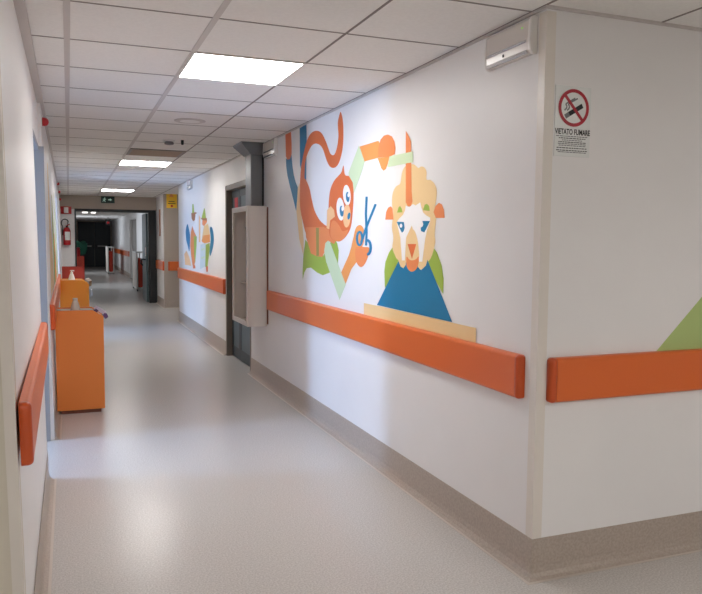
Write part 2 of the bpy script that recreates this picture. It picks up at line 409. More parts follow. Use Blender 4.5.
em_lamp(11.5, 11.9, 2.24, 2.385, 'small emergency lamp high above the two-bird mural')

# ------------------------------------------------------------------ murals (flat wall paint)
def smooth(pts, n=5):
    out = []; N = len(pts)
    for i in range(N):
        p0, p1, p2, p3 = (Vector(pts[(i+k-1) % N]) for k in range(4))
        for j in range(n):
            t = j/n
            out.append(tuple(.5*((2*p1)+(p2-p0)*t+(2*p0-5*p1+4*p2-p3)*t*t+(3*p1-p0-3*p2+p3)*t**3)))
    return out
def ell(cx, cy, rx, ry, rot=0, n=24):
    a = math.radians(rot)
    return [(cx+rx*math.cos(t)*math.cos(a)-ry*math.sin(t)*math.sin(a), cy+rx*math.cos(t)*math.sin(a)+ry*math.sin(t)*math.cos(a)) for t in (2*PI*k/n for k in range(n))]
def stroke(pts, w):
    pts = [Vector(p) for p in pts]; l, r = [], []
    for i, p in enumerate(pts):
        d = (pts[min(i+1, len(pts)-1)]-pts[max(i-1, 0)]).normalized(); n = Vector((-d.y, d.x))*w/2
        l.append(tuple(p+n)); r.append(tuple(p-n))
    return l+r[::-1]
LAY = [0]
def paint(part, parent, shapes, ox=0, oy=0, k=1, plane='X'):
    """shapes: (paint, points, smooth?) in the order they were painted"""
    b = MB(); b.flat = True
    for mname, pts, sm in shapes:
        LAY[0] += 1; off = .0004+.00005*LAY[0]
        if sm: pts = smooth(pts)
        P = []
        for x, y in pts:
            u, v = ox+x/k, oy+y/k
            q = at(u, v, X=XW) if plane == 'X' else at(u, v, Y=YC)
            if plane == 'X': q.x = XW-off
            else: q.y = YC-off
            q.z = min(q.z, HC-.001); P.append(q)
        area = sum(P[i].cross(P[(i+1) % len(P)]).dot(Vector((-1, 0, 0)) if plane == 'X' else Vector((0, -1, 0))) for i in range(len(P)))
        if area < 0: P.reverse()
        b.poly(P, W[mname])
    me_o = b.build(part, parent)
    import bmesh
    bm = bmesh.new(); bm.from_mesh(me_o.data); bmesh.ops.triangulate(bm, faces=bm.faces, ngon_method='EAR_CLIP'); bm.to_mesh(me_o.data); bm.free()
    return me_o
A = (275, 110, 6.6); B = (290, 180, 4.95); Cc = (340, 125, 6.6); Dd = (375, 190, 5.94); Ee = (355, 260, 5.4); G5 = (280, 110, 3.3); S6 = (340, 120, 2.586)
mk = thing('wall_mural', at(345, 290, X=XW), 'painted mural of an orange monkey with blue scissors on the right wall', 'mural')
paint('foot_stripe', mk, [('m_or', [(68,150),(105,130),(110,225),(110,290),(103,320),(92,330),(80,326),(72,305),(70,200)], 0),
    ('m_blue', [(72,318),(84,328),(98,324),(109,296),(116,370),(125,430),(138,480),(151,510),(146,594),(140,670),(122,594),(98,500),(82,430),(74,370)], 0),
    ('m_tan', [(150,520),(162,480),(168,560),(176,700),(190,860),(188,960),(160,850),(142,670),(147,594)], 0),
    ('m_blue', [(163,120),(208,95),(210,210),(206,465),(188,462),(165,360)], 0)], *A)
LAY[0] = 4
paint('tail', mk, [('m_or', [(166,520),(168,430),(176,360),(190,285),(212,200),(240,152),(275,137),(308,153),(338,212),(362,280),(378,297),(393,292),(410,245),(419,170),(415,90),(422,45),(434,12),(447,60),(452,130),(449,235),(434,315),(415,362),(390,382),(362,372),(340,330),(318,262),(295,230),(265,222),(240,240),(215,290),(200,345),(195,420),(192,490)], 1)], *A)
paint('body', mk, [('m_or', [(50,40),(58,5),(70,-8),(82,5),(98,45),(108,95),(122,150),(145,195),(170,220),(192,235),(192,262),(175,300),(120,300),(85,275),(68,225),(50,130)], 1),
    ], *B)
B8 = (290, 200, 5.94)
paint('body', mk, [('m_green', [(76,475),(75,430),(80,330),(92,235),(140,300),(200,330),(215,290),(262,220),(282,260),(290,300),(285,385),(240,430),(195,447),(160,430),(125,402),(100,405),(85,430)], 0),
    ('m_or2', [(92,162),(200,160),(235,180),(262,215),(272,245),(262,262),(232,245),(212,270),(206,310),(192,338),(160,335),(125,318),(96,222)], 0),
    ('m_olive', [(155,165),(172,165),(172,330),(158,334)], 0)], *B8)
paint('head', mk, [('m_or', [(210,183),(215,214),(232,219),(242,238),(243,290),(240,340),(233,390),(214,422),(192,434),(166,418),(161,370),(161,310),(166,265),(178,235),(195,215),(203,205)], 1),
    ('m_or2', [(170,372),(182,366),(196,382),(207,400),(226,396),(212,422),(192,434),(168,418)], 1),
    ('m_wht', ell(221,281,12.5,34,-4), 0), ('m_wht', ell(200,327,13,38,-4), 0),
    ('m_peach', ell(221,350,12.5,38,2), 0), ('m_blue', ell(224,287,6,17,-4), 0), ('m_blue', ell(204,334,6.5,18,-4), 0),
    ('m_wht', ell(226.5,281,3.4,7), 0), ('m_wht', ell(206.5,326,3.4,8), 0), ('m_blue', ell(228,350,4.5,12,8), 0),
    ('m_peach', [(156,330),(168,317),(179,330),(182,352),(166,364),(163,394),(154,390)], 0)], *G5)
paint('lower_arm', mk, [('m_or3', [(248,470),(292,372),(308,318),(330,326),(335,400),(305,440),(274,520)], 0),
    ('m_pale', [(170,350),(176,312),(190,299),(203,318),(277,517),(246,594),(180,405)], 0)], *B)
paint('hand', mk, [('m_or3', [(212,190),(228,195),(240,220),(240,262),(232,300),(205,320),(170,325),(183,250),(195,205)], 1),
    ('m_or2', [(193,318),(212,305),(242,308),(266,312),(264,345),(252,382),(238,406),(222,416),(204,402),(193,370)], 1)], 320, 190, 5.4)
def S(p, w): return ('m_blue', stroke(p, w), 0)
ring = [(215+14*math.cos(t), 262+36*math.sin(t)) for t in (2*PI*k/20 for k in range(21))]
hook = [(258+17*math.cos(t), 310+38*math.sin(t)) for t in (math.radians(-110+k*16) for k in range(14))]
paint('scissors', mk, [S([(253,36),(249,130),(253,230),(250,300)], 12), S([(302,76),(280,130),(248,210),(232,262),(222,285)], 12), S(ring, 12), S(hook, 14)], 320, 190, 5.4)
paint('raised_arm', mk, [('m_pale', [(126,135),(165,238),(148,300),(108,410),(92,452),(86,380),(60,335),(58,315)], 0),
    ('m_or3', [(130,143),(255,104),(270,130),(258,216),(164,240)], 0),
    ('m_or2', [(254,216),(255,150),(270,95),(292,70),(318,63),(345,75),(362,110),(368,150),(364,192),(325,212)], 0),
    ('m_or3', [(250,218),(328,211),(318,255),(305,290),(290,302),(275,288)], 0),
    ('m_pale', [(328,207),(484,174),(485,246),(316,278)], 0)], *Cc)
sh = thing('wall_mural', at(430, 335, X=XW), 'painted mural of a curly sheep in a blue barber cape on the right wall', 'mural')
paint('shoulder', sh, [('m_green', [(163,150),(160,60),(166,10),(185,-40),(205,-70),(240,0),(240,60)], 0)], *Ee)
paint('shoulder', sh, [('m_green', [(478,185),(480,100),(470,30),(445,-40),(420,-75),(390,0),(420,80)], 0)], *Ee)
S8 = (380, 155, 8.486)
paint('fleece', sh, [('m_tan', [(172,245),(182,195),(192,140),(215,98),(250,80),(290,80),(316,100),(330,110),(352,98),(380,106),(398,145),(396,196),(404,212),(432,212),(468,248),(486,305),(480,380),(472,430),(474,500),(478,560),(472,620),(468,680),(472,735),(462,790),(448,840),(428,885),(400,905),(300,915),(230,915),(155,890),(125,840),(108,785),(116,700),(104,620),(108,560),(114,490),(104,400),(112,320),(138,268)], 1)], *S8)
paint('ear', sh, [('m_or2', [(63,176),(68,130),(80,105),(95,97),(106,108),(112,176)], 0)], *Dd)
paint('ear', sh, [('m_or2', [(350,132),(362,95),(382,76),(400,86),(412,118),(416,166),(364,166)], 0)], *Dd)
paint('cape', sh, [('m_blue', [(237,5),(120,243),(527,335),(396,5),(385,-35),(370,-50),(260,-50),(245,-30)], 0)], *Ee)
paint('face', sh, [('m_tan', [(150,870),(195,860),(222,880),(222,930),(202,962),(178,948)], 0), ('m_tan', [(320,890),(360,860),(410,880),(392,940),(350,977),(325,950)], 0), ('m_tan', [(110,770),(200,770),(200,890),(165,890),(130,848)], 0), ('m_tan', [(340,770),(465,770),(448,845),(425,888),(345,890)], 0),
    ('m_tan', [(190,740),(360,740),(350,905),(272,930),(205,905)], 0),
    ('m_wht', [(146,572),(165,540),(198,508),(216,470),(222,428),(255,442),(282,416),(305,428),(345,402),(354,442),(370,488),(398,514),(430,532),(430,562),(402,640),(386,720),(362,905),(335,905),(320,720),(272,600),(225,700),(214,895),(190,895),(176,700),(162,640)], 0)], *S8)
paint('face', sh, [('m_tan', [(187,402),(188,330),(194,270),(215,234),(238,243),(254,290),(262,345),(264,405),(240,430),(205,425)], 1),
    ('m_or2', [(190,396),(206,412),(222,418),(244,412),(262,396),(260,440),(246,472),(220,486),(198,470),(189,440)], 1),
    ('m_or', [(196,321),(248,321),(222,410)], 0),
    ('m_blue', [(131,189),(174,190),(179,225),(172,246),(163,254),(154,238)], 0), ('m_blue', [(330,184),(284,184),(290,202),(286,216),(274,224),(276,244),(296,252)], 0),
    ('m_wht', ell(157,212,8,12), 0),
    ('m_green', [(134,134),(142,105),(151,95),(160,108),(166,132)], 0), ('m_green', [(288,120),(298,88),(312,82),(324,96),(328,124)], 0)], *Dd)
paint('comb', sh, [('m_or2', [(437,38),(458,75),(472,110),(474,300),(476,440),(482,505),(470,535),(452,538),(437,510)], 0), ('m_pale', [(430,186),(484,174),(485,246),(430,255)], 0)], *Cc)
paint('table', sh, [('m_tan', [(50,232),(122,247),(527,338),(657,367),(655,520),(50,380)], 0)], *Ee)
LAY[0] = 0
bd = thing('wall_mural', at(200, 270, X=XW), 'small painted mural of two birds in green party hats, beyond the wall cabinet', 'mural')
Ff = (175, 195, 11.88)
paint('wing', bd, [('m_blue', [(148,345),(166,400),(180,480),(178,570),(170,672),(150,600),(132,520),(128,420)], 1)], *Ff)
paint('wing', bd, [('m_blue', [(414,400),(435,378),(455,440),(462,550),(442,660),(418,725),(410,650),(425,520)], 1)], *Ff)
paint('bird_body', bd, [('m_peach', [(110,700),(138,660),(172,740),(195,842),(120,828)], 0), ('m_or2', [(205,365),(230,440),(250,480),(256,590),(246,720),(232,835),(208,835),(192,720),(180,600),(188,450)], 0),
    ('m_brown', [(194,215),(238,204),(264,210),(246,226),(236,300),(215,312),(198,280)], 0), ('m_wht', [(244,226),(266,226),(272,420),(248,445),(212,372),(236,320)], 0),
    ('m_green', [(224,490),(260,490),(256,610),(240,815),(228,700)], 0), ('m_or', [(212,835),(240,835),(244,872),(214,872)], 0)], *Ff)
paint('party_hat', bd, [('m_green', [(204,215),(206,108),(221,108),(230,210)], 0)], *Ff)
paint('bird_body', bd, [('m_green', [(366,590),(412,570),(414,650),(398,760),(386,858),(358,852)], 0), ('m_tan', [(345,372),(392,340),(416,480),(416,560),(350,575),(316,548),(322,500)], 0),
    ('m_or3', [(340,480),(414,470),(416,560),(350,575),(316,548)], 0), ('m_or2', [(328,280),(380,280),(381,320),(346,372),(324,350)], 0), ('m_brown', [(304,275),(378,275),(382,305),(330,300)], 0), ('m_or', [(368,852),(392,846),(392,912),(372,912)], 0), ('m_peach', [(284,235),(302,270),(302,560),(284,560)], 0)], *Ff)
paint('party_hat', bd, [('m_green', [(316,275),(346,158),(354,158),(369,275)], 0)], *Ff)
paint('letter', bd, [('m_mist', [(304,592),(365,570),(361,850),(298,882)], 0), ('m_pale', [(314,640),(352,628),(352,650),(314,662)], 0), ('m_pale', [(312,740),(350,728),(350,750),(312,762)], 0)], *Ff)
LAY[0] = 0
tr = thing('wall_mural', at(690, 349, Y=YC), 'plain green painted triangle on the facing wall at the right edge', 'mural')
paint('triangle', tr, [('m_lime', [(655.5,352),(702.5,296),(740,252),(800,345),(760,350)], 0)], 0, 0, 1, 'Y')

# a strip of colours painted on the left wall, seen edge-on
lm = thing('wall_mural', (XL(1.4), 9.4, 1.0), 'yellow and green mural on the left wall, seen edge-on above the orange cabinets', 'mural')
def lpaint(name, y0, y1, z0, z1, m, k):
    k += LK; b = MB(); b.prism([(XL(z0)+k, y0, z0), (XL(z1)+k, (y0+y1)/2-.1, z1), (XL(z1)+k, (y0+y1)/2+.1, z1), (XL(z0)+k, y1, z0)], (.0006, 0, 0), W[m]); b.build(name, lm)
lpaint('tall_shape', 6.3, 7.6, .98, 2.1, 'm_tan', 0); lpaint('tall_shape', 7.8, 8.8, .98, 1.9, 'm_green', 0); lpaint('tall_shape', 9.0, 10.2, .98, 2.0, 'm_pale', 0); lpaint('small_shape', 8.3, 9.2, .98, 1.5, 'm_or3', .0007)

# ------------------------------------------------------------------ no-smoking sign
f0 = at(555, 87, Y=YC); f1 = at(590, 156.5, Y=YC)
e = thing('no_smoking_sign', (1.965, YC, 1.80), 'white no-smoking sign with red ring on the facing wall by the corner', 'sign')
sx0, sx1, sz0, sz1 = 1.874, 2.054, 1.798, 2.086; Y = YC
b = MB(); b.box(sx0, sx1, Y-.003, Y, sz0, sz1, W['paper']); b.build('plate', e, bevel=.001)
cx, cz, R = 1.9665, 1.998, .077
def arcring(r0, r1, a0, a1, y, m, n=40, bb=None):
    b = bb or MB()
    P = [(cx+r1*math.cos(a0+(a1-a0)*k/n), y, cz+r1*math.sin(a0+(a1-a0)*k/n)) for k in range(n+1)]
    Q = [(cx+r0*math.cos(a0+(a1-a0)*k/n), y, cz+r0*math.sin(a0+(a1-a0)*k/n)) for k in range(n+1)]
    for k in range(n): b.prism([P[k], P[k+1], Q[k+1], Q[k]], (0, .0006, 0), m)
    return b
def rod(a, c, w_, y, m, bb):
    a, c = Vector(a), Vector(c); d = (c-a).normalized(); n = Vector((-d.y, d.x))*w_/2
    return bb.prism([(cx+p.x, y, cz+p.y) for p in (a+n, c+n, c-n, a-n)], (0, .0006, 0), m)
g = MB(); rod((-.042, -.038), (-.022, -.026), .019, Y-.0037, W['greyink'], g); rod((-.022, -.026), (.044, .012), .019, Y-.0037, W['ink'], g); g.build('cigarette', e)
g = MB()
for dx in (0, .013):
    pts = [Vector((-.046+dx+.012*math.sin(k*.9), -.012+k*.0085)) if k < 4 else Vector((-.046+dx+.008+(k-3)*.011, .016+(k-3)*.006)) for k in range(8)]
    for p, q in zip(pts, pts[1:]): rod(p, q, .006, Y-.0037, W['greyink'], g)
g.build('smoke_curl', e)
b = arcring(R-.014, R, 0, 2*PI, Y-.0044, W['dkred']); rod((-.044, .048), (.044, -.048), .013, Y-.0044, W['dkred'], b); b.build('prohibition_ring', e)
mtx = Matrix.Translation((cx-.002, Y-.0035, 1.898)) @ Matrix.Rotation(PI/2, 4, 'X') @ Matrix.Diagonal((.86, 1.25, 1, 1))
text_mesh('lettering', 'VIETATO FUMARE', .0255, mtx, W['ink'], e)
b = MB(); random.seed(2)
for i, (zz, hw) in enumerate(((1.879, .08), (1.871, .066), (1.863, .05), (1.855, .068), (1.848, .07), (1.841, .066), (1.831, .076), (1.821, .078), (1.814, .07))):
    x = cx-hw-.004
    while x < cx+hw-.006:
        l = random.uniform(.006, .016); b.box(x, min(x+l, cx+hw), Y-.0036, Y-.0028, zz, zz+.0034, W['ink' if i in (1, 3, 6, 7) else 'greyink']); x += l+.0028
b.build('small_print', e)

# ------------------------------------------------------------------ door in the right wall
XD = 1.885
b = MB(); fr = W['frame']
b.box(XW-.006, XD+.02, D1b-.045, D1b+.012, 0, DH+.03, fr); b.box(XW-.006, XD+.02, D1a-.004, D1a+.03, 0, DH+.03, fr); b.box(XW-.006, XD+.02, D1a, D1b, DH-.03, DH+.03, fr)
door1 = struct(b.build('door_1'))
def leaf(y0, y1, parent, nm='leaf'):
    b = MB(); s = .055
    b.box(XD, XD+.04, y0, y0+s, .012, DH-.035, W['tealdk']); b.box(XD, XD+.04, y1-s, y1, .012, DH-.035, W['tealdk'])
    for z0, z1 in ((.012, .14), (.98, 1.06), (DH-.12, DH-.035)): b.box(XD, XD+.04, y0+s, y1-s, z0, z1, W['tealdk'])
    lf = b.build(nm, parent)
    b = MB(); b.box(XD+.004, XD+.034, y0+s, y1-s, .14, .98, W['teal']); b.box(XD+.004, XD+.034, y0+s, y1-s, 1.06, DH-.12, W['teal']); b.build('panel', lf)
    return lf
ym = 8.46
l1 = leaf(D1a+.032, ym, door1); leaf(ym+.006, D1b-.047, door1)
b = MB(); b.tube([(XD, ym-.09, 1.02), (XD-.045, ym-.09, 1.02), (XD-.045, ym-.2, 1.02)], .009, W['chrome']); b.build('handle', l1)
e = thing('red_notice', (XD, 8.62, 1.8), 'red notice stuck on the dark door just above the wall cabinet', 'notice')
b = MB(); b.box(XD-.002, XD+.004, 8.56, 8.72, 1.74, 1.95, W['red']); b.build('sheet', e)

# ------------------------------------------------------------------ wall cabinet and duct
X0, Y0, Y1, Z0, Z1 = 1.614, 6.92, 7.62, .595, 1.775
e = thing('wall_cabinet', (XW, (Y0+Y1)/2, Z0), 'tall cream metal wall cabinet with glass front, under the grey duct', 'cabinet')
iv = W['ivory']; b = MB(); t = .02
b.box(X0+.025, XW-.012, Y0, Y0+t, Z0, Z1, iv); b.box(X0+.025, XW-.012, Y1-t, Y1, Z0, Z1, iv)
b.box(X0+.025, XW-.012, Y0+t, Y1-t, Z0, Z0+t, iv); b.box(X0+.025, XW-.012, Y0+t, Y1-t, Z1-t, Z1, iv); b.box(XW-.03, XW-.012, Y0+t, Y1-t, Z0+t, Z1-t, iv); b.build('body', e, bevel=.004)
b = MB(); b.box(XW-.012, XW, Y0-.012, Y1, Z0+.02, Z1-.01, W['edge']); b.build('dark_back_plate', e)  # dark brown sheet behind the body, reaching past its near side
b = MB(); s = .05
for q in ((Y0, Y0+s, Z0, Z1), (Y1-s, Y1, Z0, Z1), (Y0+s, Y1-s, Z0, Z0+s), (Y0+s, Y1-s, Z1-s, Z1)): b.box(X0, X0+.024, *q, iv)
dr = b.build('door', e, bevel=.003)
b = MB(); b.box(X0+.008, X0+.013, Y0+s, Y1-s, Z0+s, Z1-s, W['pane']); b.build('pane', dr)
b = MB(); b.tube([(X0, Y1-.02, 1.07), (X0-.022, Y1-.02, 1.08), (X0-.022, Y1-.02, 1.27), (X0, Y1-.02, 1.28)], .007, W['chrome']); b.build('handle', dr)
b = MB(); b.box(1.70, XW-.03, Y0+t, Y1-t, .99, 1.005, iv); b.build('shelf', e)
for y, h_ in ((7.10, 1.66), (7.34, 1.52)):
    b = MB(); b.tube([(1.74, y, 1.005), (1.74, y, h_), (1.74, y+.05, h_+.05), (1.74, y+.12, h_+.05)], .02, W['teal'], 12); pp = b.build('pipe', e, smooth=True)
    b = MB(); b.tube([(1.735, y, h_-.22), (1.69, y, h_-.22)], .03, W['tealdk'], 14); b.build('valve', pp)
    b = MB(); b.tube([(1.735, y, h_-.42), (1.69, y, h_-.42)], .03, W['tealdk'], 14); b.build('valve', pp)
e = thing('duct', (1.75, 7.2, Z1), 'grey steel duct with flared hood rising from the wall cabinet to the ceiling', 'duct')
da, db_ = 1.686, 1.803
b = MB(); b.box(da, db_, 7.06, 7.30, Z1, 2.345, W['steel']); b.build('shaft', e, bevel=.012, seg=3)
b = MB(); b.loft([[(da-.01, 7.04, 2.285), (db_+.004, 7.04, 2.285), (db_+.004, 7.32, 2.285), (da-.01, 7.32, 2.285)], [(1.585, 6.99, 2.375), (db_+.008, 6.99, 2.375), (db_+.008, 7.38, 2.375), (1.585, 7.38, 2.375)], [(1.575, 6.99, HC), (db_+.008, 6.99, HC), (db_+.008, 7.38, HC), (1.575, 7.38, HC)]], W['steel']); b.build('hood', e)
b = MB(); b.box(db_, XW, 7.08, 7.28, Z1, 2.37, W['dark']); b.build('shadow_gap_strip', e)  # dark strip standing in for the shadow gap between duct and wall

# ------------------------------------------------------------------ dispenser cabinets along the left wall
def dispenser(x0, x1, y, z1, d, m, label, ch=.085):
    e = thing('storage_cabinet', ((x0+x1)/2, y+d/2, 0), label, 'cabinet', None)
    def prof(yy, z0=.03): return [(x0, yy, z0), (x1, yy, z0), (x1, yy, z1-ch*.62), (x1-ch, yy, z1), (x0, yy, z1)]
    for ya in (y, y+d-.018):
        b = MB(); b.prism(prof(ya), (0, .018, 0), W[m]); b.build('end_panel', e, bevel=.002)
    b = MB(); b.prism(prof(y+.018, .032), (0, .002, 0), W['edge']); b.build('edge_strip', e)
    b = MB(); b.box(x0+.012, x1-.02, y+.02, y+d-.018, .05, z1-.115, W[m]); b.build('body', e)
    b = MB(); b.box(x0+.012, x1-.02, y+.02, y+d-.018, z1-.11, z1-.02-ch*.0, W['bar']) if False else b.box(x0+.012, x1-ch, y+.02, y+d-.018, z1-.035, z1-.012, W['bar']); b.build('worktop', e)
    b = MB(); b.prism([(x1-ch, y+.02, z1-.035), (x1-ch, y+.02, z1-.012), (x1-.012, y+.02, z1-ch*.62-.01), (x1-.012, y+.02, z1-ch*.62-.03)], (0, d-.04, 0), W['bar']); b.build('sloped_rim', e)
    b = MB(); b.box(x0+.03, x1-.03, y+.012, y+d-.02, 0, .03, W['edge']); b.build('plinth', e)
    b = MB(); b.box(x1-.02, x1-.004, y+.03, y+d-.03, .06, z1-.13, W[m]); dr = b.build('door', e)
    b = MB(); b.tube([(x1-.004, y+.07, .5), (x1+.018, y+.07, .5), (x1+.018, y+.07, .6), (x1-.004, y+.07, .6)], .005, W['chrome'], 6); b.build('handle', dr)
    return e
dispenser(-.113, .258, 6.30, .856, .34, 'ocab', 'nearest orange storage cabinet on the left, under the squat grey bottle')
dispenser(-.112, .226, 9.55, .935, .34, 'oycab', 'amber orange storage cabinet standing second along the left wall')
dispenser(-.112, .226, 12.95, .972, .34, 'rcab', 'red storage cabinet along the left wall, third from the camera', .02)
dispenser(.125, .335, 17.95, 1.04, .4, 'rcab', 'narrow red cabinet beyond the dark door frame under the green cloth', .02)
def bottle(x, y, z, label, m, pump):
    e = thing('pump_bottle', (x, y, z), label, 'bottle', None)
    b = MB(); b.lathe(x, y, [(.03, z), (.038, z+.004), (.036, z+.03), (.026, z+.07), (.015, z+.092), (.013, z+.1)], W[m], 20); b.build('body', e)
    b = MB(); b.lathe(x, y, [(.017, z+.09), (.017, z+.108), (.008, z+.11), (.006, z+.124)] if pump else [(.019, z+.088), (.02, z+.104), (.016, z+.108)], W['white' if pump else m], 14); b.build('collar', e)
    if pump:
        b = MB(); b.tube([(x-.018, y, z+.126), (x+.022, y, z+.126), (x+.03, y, z+.12)], .006, W['white'], 8); b.build('pump_head', e)
bottle(.042, 6.39, .844, 'squat grey bottle standing on the nearest orange cabinet', 'bottle', False)
bottle(.028, 9.62, .923, 'white pump bottle standing on the amber cabinet', 'white', True)
# glove box on the nearest cabinet's sloped rim
e = thing('glove_box', (.25, 6.5, .80), 'lilac and purple glove box clipped to the slope of the nearest orange cabinet', 'box')
q = [(.185, .862), (.262, .812), (.285, .83), (.207, .882)]
b = MB(); b.prism([(x, 6.34, z) for x, z in q], (0, .12, 0), W['lilac']); b.build('carton', e, bevel=.004)
b = MB(); b.prism([(x, 6.338, z) for x, z in ((.255, .797), (.276, .776), (.298, .792), (.288, .82), (.264, .826))], (0, .124, 0), W['purple']); b.build('flap', e)
b = MB(); b.prism([(x, 6.336, z) for x, z in ((.182, .848), (.206, .832), (.222, .85), (.20, .864))], (0, .126, 0), W['purple']); b.build('label_band', e)
e = thing('glove_box', (.22, 9.63, .87), 'small white glove box clipped to the slope of the amber cabinet', 'box')
b = MB(); b.prism([(x, 9.57, z) for x, z in ((.185, .942), (.226, .915), (.262, .925), (.225, .955))], (0, .12, 0), W['white']); b.build('carton', e, bevel=.004)
b = MB(); b.prism([(x, 9.572, z) for x, z in ((.226, .85), (.256, .86), (.262, .92), (.228, .91))], (0, .116, 0), W['brown']); b.build('flap', e)
# things on the far red cabinet
e = thing('red_canister', (.19, 18.15, 1.04), 'red canister on the narrow red cabinet beyond the dark door frame', 'canister')
b = MB(); b.lathe(.19, 18.15, [(.055, 1.03), (.06, 1.05), (.06, 1.18), (.045, 1.215)], W['red'], 16); b.build('body', e)
b = MB(); b.lathe(.19, 18.15, [(.062, 1.213), (.062, 1.235), (.03, 1.25)], W['dkred'], 16); b.build('lid', e)
b = MB(); b.flat = False; rings = []
for i, (z, r) in enumerate(((1.36, .02), (1.375, .10), (1.34, .135), (1.22, .14), (1.12, .12), (1.078, .10))):
    rings.append([(.26+r*(1+.18*math.sin(3*a+i))*math.cos(a), 18.34+.8*r*(1+.15*math.cos(4*a+i))*math.sin(a), z+(.03*math.sin(2*a) if 0 < i < 5 else 0)) for a in (2*PI*k/24 for k in range(24))])
b.loft(rings, W['gcloth']); tag(b.build('green_cloth', smooth=True), 'green cloth bundle piled on the narrow red cabinet beyond the door frame', 'cloth')

# ------------------------------------------------------------------ left wall beacons
def beacon(y, z, r, label):
    x = XL(z)+(LK if y > LC else 0); e = thing('alarm_beacon', (x, y, z), label, 'alarm light', None)
    b = MB(); b.box(x-.004, x+.006, y-r*1.1, y+r*1.1, z-r*1.1, z+r*1.1, W['white']); b.build('base_plate', e)
    b = MB(); n = 16
    b.loft([[(x+.005+dx, y+rr*math.cos(2*PI*k/n), z+rr*math.sin(2*PI*k/n)) for k in range(n)] for rr, dx in ((r, 0), (r, r*.6), (r*.85, r*1.1), (r*.5, r*1.4), (.004, r*1.5))], W['red']); b.build('dome', e, smooth=True)
beacon(5.62, 2.262, .03, 'large red alarm dome high on the left wall just past the doorway')
beacon(13.3, 2.37, .026, 'small red alarm dome, uppermost of three far along the left wall')
beacon(14.6, 2.31, .026, 'small red alarm dome, middle of three far along the left wall')
beacon(15.9, 2.24, .026, 'small red alarm dome, lowest of three far along the left wall')

# ------------------------------------------------------------------ extinguisher and signs at the far lintel
def Q(u, v): return at(u, v, Y=YH)
def plate(b, u0, u1, v0, v1, y0, y1, m):
    p, q = Q(u0, v0), Q(u1, v1); b.box(p.x, q.x, y0, y1, q.z, p.z, m); return b
p = Q(66, 210)
e = thing('extinguisher_sign', (p.x, YH, p.z), 'red and white wall sign above the fire extinguisher', 'sign')
b = MB(); plate(b, 60.5, 71.5, 206.3, 214, YH-.004, YH, W['red']); b.build('plate', e)
b = MB(); plate(b, 63.8, 68.4, 207.2, 213, YH-.006, YH-.0042, W['paper']); b.build('white_field', e)
ex = Q(67, 235); xx, zt, zb = ex.x, Q(67, 225.5).z, Q(67, 245).z
e = thing('fire_extinguisher', (xx, YH-.09, zb), 'red fire extinguisher hanging on the pale wall end beside the dark door frame', 'fire extinguisher')
yy = YH-.088; H_ = zt-zb
b = MB(); b.lathe(xx, yy, [(.065, zb), (.075, zb+.01), (.075, zb+H_*.72), (.06, zb+H_*.84), (.03, zb+H_*.9)], W['red'], 22); b.build('cylinder', e)
b = MB(); n = 10
b.loft([[(xx+.0765*math.cos(a), yy+.0765*math.sin(a), z) for a in (math.radians(-125+k*9) for k in range(n+1))] + [(xx+.07*math.cos(a), yy+.07*math.sin(a), z) for a in (math.radians(-125+k*9) for k in range(n, -1, -1))] for z in (zb+H_*.25, zb+H_*.68)], W['paper']); b.build('label', e)
b = MB(); b.lathe(xx, yy, [(.022, zb+H_*.88), (.022, zb+H_*.98)], W['dark'], 12); b.tube([(xx-.01, yy, zt-.01), (xx+.06, yy-.02, zt+.03)], .01, W['red'], 8); b.build('valve', e)
b = MB(); b.tube([(xx+.02, yy, zt-.01)]+[(xx-.035+.075*math.cos(a), yy-.01, zt+.05+.085*math.sin(a)) for a in (math.radians(30+k*20) for k in range(11))]+[(xx-.085, yy, zb+H_*.5)], .011, W['dark'], 8); b.build('hose', e, smooth=True)
b = MB(); b.box(xx-.03, xx+.03, YH-.02, YH, zb+H_*.5, zb+H_*.85, W['dark']); b.build('bracket', e)
p, q = Q(101, 196.3), Q(114.5, 203.3)
e = thing('exit_sign', ((p.x+q.x)/2, YH, q.z), 'dark green emergency exit sign on the lintel over the dark door frame', 'sign')
b = MB(); b.box(p.x, q.x, YH-.05, YH, q.z, p.z, W['green']); b.build('housing', e)
b = MB(); b.box(p.x+.008, q.x-.008, YH-.053, YH-.049, q.z+.008, p.z-.008, W['exitglow']); b.build('face_panel', e)
w3 = q.x-p.x; zc = (p.z+q.z)/2; y = YH-.0545
b = MB()
b.lathe(p.x+.075, y, [(.001, zc+.024), (.013, zc+.034), (.001, zc+.046)], W['exitwhite'], 8)
def bar(bb, a, c, w_, m):
    a, c = Vector(a), Vector(c); d = (c-a).normalized(); n = Vector((-d.y, d.x))*w_/2
    bb.prism([(v.x, y, v.y) for v in (a+n, c+n, c-n, a-n)], (0, .002, 0), m)
bx = p.x+.07
for a, c in (((bx, zc+.022), (bx-.01, zc-.015)), ((bx-.01, zc-.015), (bx+.02, zc-.045)), ((bx-.01, zc-.015), (bx-.04, zc-.04)), ((bx, zc+.018), (bx+.03, zc-.002)), ((bx, zc+.018), (bx-.032, zc+.004))): bar(b, a, c, .013, W['exitwhite'])
b.build('running_figure', e)
b = MB(); bx = q.x-.1
b.prism([(bx-.035, y, zc-.012), (bx-.035, y, zc+.012), (bx+.005, y, zc+.012), (bx+.005, y, zc+.032), (bx+.045, y, zc), (bx+.005, y, zc-.032), (bx+.005, y, zc-.012)], (0, .002, 0), W['exitwhite']); b.build('arrow', e)
